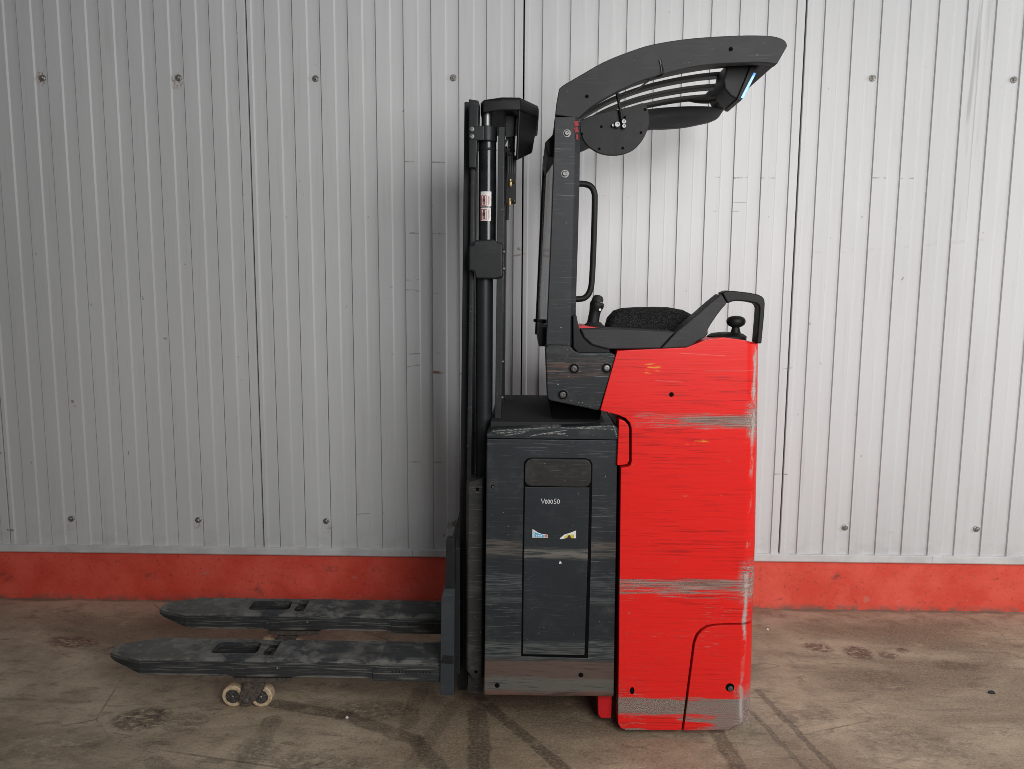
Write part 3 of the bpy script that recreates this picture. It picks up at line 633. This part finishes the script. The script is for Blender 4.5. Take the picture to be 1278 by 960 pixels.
# red and white warning labels wrapped on the cylinder
ca = A(607.5, 250, 2.615); rC = 21.5/2*2.615/F_PX; cyc = Vector((ca.x, 2.615+rC, 0))
def wrap(name, x0, x1, y0, y1, d, mat, parent):
    bm = bmesh.new(); z1, z0 = A(607, y0, 2.615).z, A(607, y1, 2.615).z; a0, a1 = [math.asin(max(-.99, min(.99, (x-607.6)/10.75))) for x in (x0, x1)]
    secs = []
    for k in range(7):
        t = a0+(a1-a0)*k/6; s, c = math.sin(t), -math.cos(t)
        secs.append([Vector((cyc.x+s*r, cyc.y+c*r, z)) for r, z in ((rC+d, z0), (rC+d, z1), (rC-.001, z1), (rC-.001, z0))])
    loft(bm, secs); return link(name, bm, mat, parent, ROOT)
lb = wrap('warning_label', 600.3, 613, 239, 257.6, .0006, M['stick_w'], T)
lb2 = wrap('warning_label', 600.3, 612.6, 259.2, 275.8, .0006, M['stick_w'], T)
for L, y0, y1 in ((lb, 244, 256.8), (lb2, 261, 275)):
    h = y1-y0
    for a, b, c, d, m_ in ((600.9, 601.7, 0, 1, 'stick_r'), (606.8, 607.4, 0, 1, 'stick_r'), (601.7, 606.8, 0, .06, 'stick_r'), (601.7, 606.8, .94, 1, 'stick_r'),
            (603.4, 605.2, .08, .26, 'stick_k'), (602.6, 605.8, .28, .60, 'stick_k'), (602.8, 603.9, .60, .9, 'stick_k'), (604.7, 605.8, .60, .9, 'stick_k'),
            (609.0, 609.7, .05, .95, 'stick_r'), (610.2, 610.7, .1, .8, 'stick_r')):
        wrap('label_print', a, b, y0+c*h, y0+d*h, .0011, M[m_], L)
prism('right_mast_rail', [(622, 158), (629.8, 158), (629, 240), (626, 500), (625, 540), (617, 540), (618, 500), (621, 240)], 2.60, 2.70, M['post'], T, .002)
prism('right_mast_rail', [(622, 158), (629.8, 158), (625, 540), (617, 540)], 2.96, 3.06, M['steel'], T, .002, ref=2.60)
for py, px in ((452, 627), (497, 626.3)):
    p = A(px, py, 2.60); lathe('bolt', (p.x-.002, 2.62, p.z), (1, 0, 0), [(0, .006), (.006, .006), (.008, .004)], M['bolt'], T, 10)
ck = prism('mast_clamp', [(585, 307), (590.5, 305.5), (592, 300), (617, 298.5), (620, 302), (628, 304), (628, 346), (618, 348.5), (594, 348), (591, 339), (585, 337.5)], 2.585, 2.68, M['steel'], T, .006, 3)
for py in (314.5, 335.5):
    p = A(628, py, 2.60); lathe('bolt', (p.x-.002, 2.605, p.z), (1, 0, 0), [(0, .0075), (.007, .0075), (.009, .005)], M['bolt'], ck, 12)
# cap over the mast head
capx = [A(px, 130, 2.60) for px in (599, 603, 626, 649.5)]; capC = A(672.5, 132, 2.72)
z0c, z1c = A(640, 137.5, 2.60).z, A(640, 121, 2.60).z
zc = A(672.5, 133, 2.72).z
plan = [(capx[0].x, 2.63, .012), (capx[1].x, 2.60, .008), (capx[2].x, 2.595, 0), (capx[3].x, 2.60, 0), (capC.x, 2.72, 0), (capC.x, 3.04, 0), (capx[0].x, 3.04, 0)]
cxm, cym = sum(p[0] for p in plan)/7, sum(p[1] for p in plan)/7
bm = bmesh.new(); loft(bm, [[Vector((cxm+(x-cxm)*k, cym+(y-cym)*k, z-(d if k < 1 else 0))) for x, y, d in plan] for z, k in ((z0c, .995), (z0c+.006, 1), (z1c-.012, 1), (z1c, .96))]); bev(bm, .003, 2, 30)
cap = link('mast_cap', bm, M['black'], T, ROOT)
b0, b1_ = A(648.5, 139, 2.602), capC.copy()
qd = [Vector((b0.x, 2.604, z0c+.01)), Vector((b1_.x-.002, 2.722, z0c+.01)), Vector((A(664, 191, 2.70).x, 2.70, A(664, 191, 2.70).z)), Vector((A(646, 200, 2.61).x, 2.61, A(646, 200, 2.61).z))]
nrm = Vector((.7, -.7, 0)); bm = bmesh.new(); loft(bm, [qd, [v-nrm*.01 for v in qd]]); bev(bm, .002, 1, 30); link('cap_skirt', bm, M['black'], cap, ROOT)
bm = bmesh.new(); q2 = [qd[1], Vector((qd[1].x, 3.03, qd[1].z)), Vector((qd[1].x-.01, 3.03, qd[1].z-.02)), qd[2]]; loft(bm, [q2, [v+Vector((-.01, 0, 0)) for v in q2]]); bev(bm, .002, 1, 30); link('cap_skirt', bm, M['black'], cap, ROOT)
# chain, hoses and fittings behind the mast head
prism('pulley_bracket', [(630, 138), (644, 138), (643, 170), (631, 172)], 2.68, 2.74, M['steel'], T, .003)
for i in range(11):
    p = A(638.5-.12*i, 160+i*5.4, 2.70); bm = box_bm(p.x-.012, p.x+.012, 2.69+.004*(i % 2), 2.712+.004*(i % 2), p.z-.008, p.z+.008, .003); link('chain_link', bm, M['steel'], T, ROOT)
prism('hose_block', [(632.5, 194), (644.5, 194), (643.5, 253), (630.5, 254)], 2.675, 2.73, M['black'], T, .003)
for i in range(4): prism('block_rib', [(634+i*2.5, 195), (635.3+i*2.5, 195), (635+i*2.5, 217), (633.7+i*2.5, 217)], 2.672, 2.68, M['steel'], T, .0005)
for px, py, r in ((637, 229, .007), (636, 253, .006)):
    p = A(px, py, 2.675); f_ = lathe('hose_fitting', (p.x, 2.675, p.z-.012), (0, 0, 1), [(0, r*.7), (.006, r), (.016, r), (.018, r*.6), (.026, r*.6)], M['brass'], T, 8)
    lathe('fitting_stub', (p.x+.004, 2.676, p.z+.002), (.9, -.4, .2), [(0, r*.55), (.014, r*.55)], M['brass'], f_, 8)
tube('hose', [A(633.5, 254, 2.68), A(633.2, 264, 2.68), A(632.8, 274.5, 2.68)], .0055, M['rubber'], T, 8)
tube('hose', spline([A(646, 140, 2.69), A(641, 150, 2.69), A(638, 165, 2.69), A(640, 190, 2.69)], 5), .008, M['rubber'], T, 8)
tube('hose', spline([A(632, 175, 2.66), A(629, 182, 2.66), A(632, 188, 2.67), A(637, 196, 2.68)], 5), .004, M['rubber'], T, 8)
# worn foot of the mast
P = [A(px, py, 2.56) for px, py in ((581.5, 602), (606, 597.5), (604.5, 846), (597, 848.5), (588, 846), (580.5, 838))]
bm = bmesh.new(); cxf = sum(p.x for p in P)/6
loft(bm, [[Vector((cxf+(p.x-cxf)*k, y, p.z)) for p in P] for y, k in ((2.56, .6), (2.563, .8), (2.572, .95), (2.59, 1), (2.66, 1))]); link('mast_foot', bm, M['foot'], T, ROOT, 50)
for px, py in ((596, 610.5), (594, 838.5)): p = A(px, py, 2.56); lathe('bolt_hole', (p.x, 2.562, p.z), (0, -1, 0), [(0, .006), (.003, .006)], M['hole'], T, 12)
prism('foot_plate', [(584, 842), (602, 846), (602, 866), (584, 865)], 2.585, 2.66, M['foot'], T, .002)

# -- fork carriage and forks
prism('carriage_plate', [(550.5, 748), (553.5, 736), (567.5, 735), (566.8, 868.5), (549, 868)], 2.545, 2.60, M['carriage'], T, .003)
prism('carriage_plate', [(557, 673), (567.5, 673), (567.5, 738), (555, 738)], 2.56, 2.60, M['steel'], T, .002)
prism('carriage_notch', [(553, 818), (566, 819), (566, 829), (549.8, 828)], 2.5435, 2.56, M['steel'], T, .001)
box('carriage_back', A(560, 700, 2.6).x, A(574, 700, 2.6).x, 2.601, 3.12, .14, .60, M['steel'], T, .004)
FY, FWID, ZT, ZB = 2.565, .165, .203, .140
xh = A(551, 830, FY).x; xt = A(137, 812, FY+.05).x; x1 = A(174, 830, FY).x
def fork_bm():
    bm = bmesh.new(); yc = FY+FWID/2; secs = []
    for x, hw, zb, zt in ((xt, .030, ZT-.026, ZT-.006), (xt+.02, .040, ZT-.036, ZT-.003), (x1, FWID/2, ZB+.004, ZT), (x1+.05, FWID/2, ZB, ZT), (xh, FWID/2, ZB, ZT)):
        c = .012
        secs.append([Vector((x, yc+a, z)) for a, z in ((-hw, zb), (-hw, zt-c*.7), (-hw+c, zt), (hw-c, zt), (hw, zt-c*.7), (hw, zb))])
    loft(bm, secs); return bm
def make_fork(dy):
    fk = link('fork', fork_bm(), M['fork'], T, ROOT, 20, False)
    cut = []
    cut.append(link('c1', box_bm(x1+.06, xh-.1, FY+.014, FY+FWID-.014, ZB-.03, ZT-.016, 0), None, None, ROOT, 35, False)); cut[-1].parent = T
    def slot(pts, rad):
        P = [G(px, py, ZT) for px, py in pts]; bm = bmesh.new(); Q = []
        for i, p in enumerate(P):
            a, b = p+(P[i-1]-p).normalized()*rad, p+(P[(i+1) % 4]-p).normalized()*rad
            Q += [a*(1-t)**2+p*2*t*(1-t)+b*t*t for t in (0, .25, .5, .75, 1)]
        loft(bm, [[Vector((p.x, p.y, z)) for p in Q] for z in (ZT-.05, ZT+.05)])
        o = link('c2', bm, None, None, ROOT, 35, False); o.parent = T; cut.append(o)
    slot([(261, 815.5), (274, 801.5), (327, 801.5), (321, 815.5)], .022)
    slot([(326.5, 817.5), (338.5, 799.8), (351, 799.8), (341.5, 817.5)], .006)
    bpy.context.view_layer.update(); apply_bool(fk, cut)
    fk.data.set_sharp_from_angle(angle=math.radians(20)); 
    if not fk.data.materials: fk.data.materials.append(M['fork'])
    # reinforcement at the heel, with stamped marks
    xs = A(467, 830, FY).x
    bm = bmesh.new()
    loft(bm, [[Vector((x, y, z)) for y, z in ((FY-.006, ZB-.008), (FY-.006, ZT-.014 if k else ZB+.03), (FY+.03, ZT+.004 if k else ZT-.01), (FY+FWID-.03, ZT+.004 if k else ZT-.01), (FY+FWID+.006, ZT-.014), (FY+FWID+.006, ZB-.008))] for x, k in ((xs-.006, 0), (xs+.022, 1), (xh+.004, 1))]); bev(bm, .004, 2, 25)
    heel = link('fork_heel', bm, M['fork'], fk, ROOT)
    for i in range(12):
        x = A(489, 836, FY).x+i*.0118
        link('stamped_mark', box_bm(x, x+.006, FY-.0068, FY-.005, .164, .172, .0004, 1), M['steel'], heel, ROOT)
    # tandem load rollers
    wc = [A(291, 869.2, FY+.05), A(326, 867.2, FY+.05)]; R = .039
    for c in wc:
        tyre = lathe('load_wheel', (c.x, FY+.045, R+.001), (0, 1, 0), [(0, R*.66), (.0, R*.93), (.0025, R), (.034, R), (.040, R*.95), (.043, R*.66)], M['poly'], fk, 36)
        lathe('hub', (c.x, FY+.043, R+.001), (0, 1, 0), [(0, R*.40), (.001, R*.42), (.002, R*.66), (.044, R*.66), (.046, R*.42)], M['hub'], tyre, 28)
        lathe('axle_bolt', (c.x, FY+.036, R+.001), (0, 1, 0), [(0, .006), (.002, .008), (.012, .008)], M['bolt'], tyre, 12)
    L = [A(px, py, FY+.03) for px, py in ((305.5, 850), (332.5, 850), (329, 861), (317, 876), (312, 881.5), (302, 881.5), (297, 876), (300, 865))]
    for y0 in (FY+.030, FY+.118):
        bm = bmesh.new(); loft(bm, [[Vector((v.x, y0+e, v.z+.001)) for v in L] for e in (0, .010)]); bev(bm, .002, 1); link('bogie_plate', bm, M['rust'], fk, ROOT)
    p = A(307, 874, FY+.03); lathe('pivot_bolt', (p.x, FY+.022, p.z), (0, 1, 0), [(0, .007), (.003, .010), (.012, .010)], M['rust'], fk, 14)
    K = [A(px, py, FY+.03) for px, py in ((290, 845), (366, 845), (362, 849.5), (350, 851), (300, 850.5))]
    bm = bmesh.new(); loft(bm, [[Vector((v.x, FY+.02+e, v.z)) for v in K] for e in (0, .125)]); bev(bm, .002, 1); link('wheel_arm', bm, M['rust'], fk, ROOT)
    c = G(345, 812, .165); lathe('roller', (c.x, FY+.03, .165), (0, 1, 0), [(0, .011), (.10, .011)], M['rust'], fk, 14)
    return fk
fork = make_fork(0)
def copy_tree(o, parent):
    n = o.copy(); COL.objects.link(n); n.parent = parent
    for ch in list(o.children): copy_tree(ch, n)
    return n
f2 = copy_tree(fork, T); f2.location = (0, .375, 0)

# -- operator position: backrest, rail, rear hoop, knob, joystick
zt3 = lambda L: [(640+a/3.759, 330+b/3.759) for a, b in L]
cu = zt3([(432, 330), (436, 298), (450, 252), (480, 219), (520, 207), (580, 203), (660, 202), (740, 203), (800, 214), (845, 238), (872, 300), (878, 330)])
P = [A(px, py, 2.66) for px, py in cu]; cxm = sum(p.x for p in P)/len(P); czm = min(p.z for p in P)
bm = bmesh.new(); loft(bm, [[Vector((cxm+(p.x-cxm)*k, y, czm+(p.z-czm)*k)) for p in P] for y, k in ((2.63, .86), (2.637, .93), (2.65, .98), (2.67, 1), (2.72, 1), (2.745, .96), (2.755, .86))]); link('backrest', bm, M['fabric'], T, ROOT, 60)
prism('seat_base', zt3([(420, 318), (890, 318), (890, 420), (420, 420)]), 2.62, 2.78, M['black'], T, .006, ref=2.62)
prism('side_rail', zt3([(316, 303), (480, 302), (620, 308), (762, 318), (690, 397), (450, 399), (420, 392), (372, 378), (335, 345)]), 2.482, 2.60, M['guard'], T, .006, 3)
prism('rear_arm', zt3([(766, 319), (858, 241), (930, 178), (979, 138), (1006, 183), (985, 206), (960, 238), (930, 282), (914, 310), (918, 325), (900, 345), (872, 358), (840, 382), (818, 390), (694, 397)]), 2.482, 2.56, M['guard'], T, .006, 3)
prism('rear_hoop', zt3([(981, 133), (1010, 123), (1050, 126), (1110, 133), (1150, 141), (1172, 151), (1182, 164), (1184, 185), (1181, 240), (1174, 310), (1168, 373), (1145, 371), (1150, 310), (1156, 240), (1158, 208), (1154, 193), (1143, 184), (1110, 177), (1070, 173), (1042, 172), (1024, 177), (1008, 184)]), 2.488, 2.548, M['black'], T, .007, 3)
p = A(907, 420, 2.56); lathe('knob_base', (p.x, 2.56, p.z-.02), (0, 0, 1), [(0, .062), (.022, .062), (.030, .050), (.034, .02)], M['black'], T, 32)
p = A(918, 414, 2.56)
lathe('steering_knob', (p.x, 2.56, p.z-.004), (0, 0, 1), [(0, .017), (.008, .014), (.018, .012), (.022, .022), (.028, .028), (.036, .0305), (.044, .029), (.050, .024), (.054, .014), (.0555, .002)], M['black'], T, 28)
jp = zt3([(372, 300), (382, 240), (390, 205), (400, 175)]); Y = 2.58
bm = tube_bm(spline([A(px, py, Y) for px, py in jp], 4), [.021, .020, .0195, .019, .0185, .0185, .019, .020, .0215, .023, .0235, .0225, .019], 16); js = link('joystick', bm, M['black'], T, ROOT, 60)
p = A(*zt3([(398, 168)])[0], Y); lathe('joystick_cap', p, (.25, 0, 1), [(-.004, .019), (.006, .0185), (.014, .013), (.017, .004)], M['rubber'], js, 18)
p = A(*zt3([(408, 213)])[0], Y-.021); lathe('button', p, (.2, -1, 0), [(0, .0045), (.004, .004)], M['stick_w'], js, 10)
p = A(*zt3([(385, 297)])[0], Y); lathe('joystick_boot', (p.x-.004, Y, p.z-.012), (0, 0, 1), [(0, .045), (.012, .042), (.022, .03), (.03, .022)], M['rubber'], T, 24)
prism('console', zt3([(300, 288), (330, 286), (420, 300), (420, 330), (300, 330)]), 2.535, 2.66, M['red_plain'], T, .004)

# ------------------------------------------------------------------ litter
p = G(1237, 865); bm = bmesh.new(); loft(bm, [[Vector((p.x+a*k, p.y+b*k, z)) for a, b in ((-.014, -.004), (-.003, -.009), (.013, -.006), (.016, .003), (.003, .007), (-.011, .004))] for z, k in ((.0, 1), (.004, .9), (.009, .45))])
o = link('scrap', bm, M['rubber'], None); tag(o, 'small black rubber scrap lying alone on the concrete floor', 'scrap')
for (px, py), lab in (((958, 786), 'tiny white chip on the floor just beside the red truck body'), ((433, 896), 'tiny white chip on the floor in front of the forks')):
    p = G(px, py); bm = bmesh.new(); loft(bm, [[Vector((p.x+a*k, p.y+b*k, z)) for a, b in ((-.005, -.003), (.003, -.005), (.006, .001), (.001, .005), (-.004, .004))] for z, k in ((0, 1), (.004, .8), (.006, .4))])
    tag(link('stone_chip', bm, M['stick_w'], None), lab, 'stone chip')
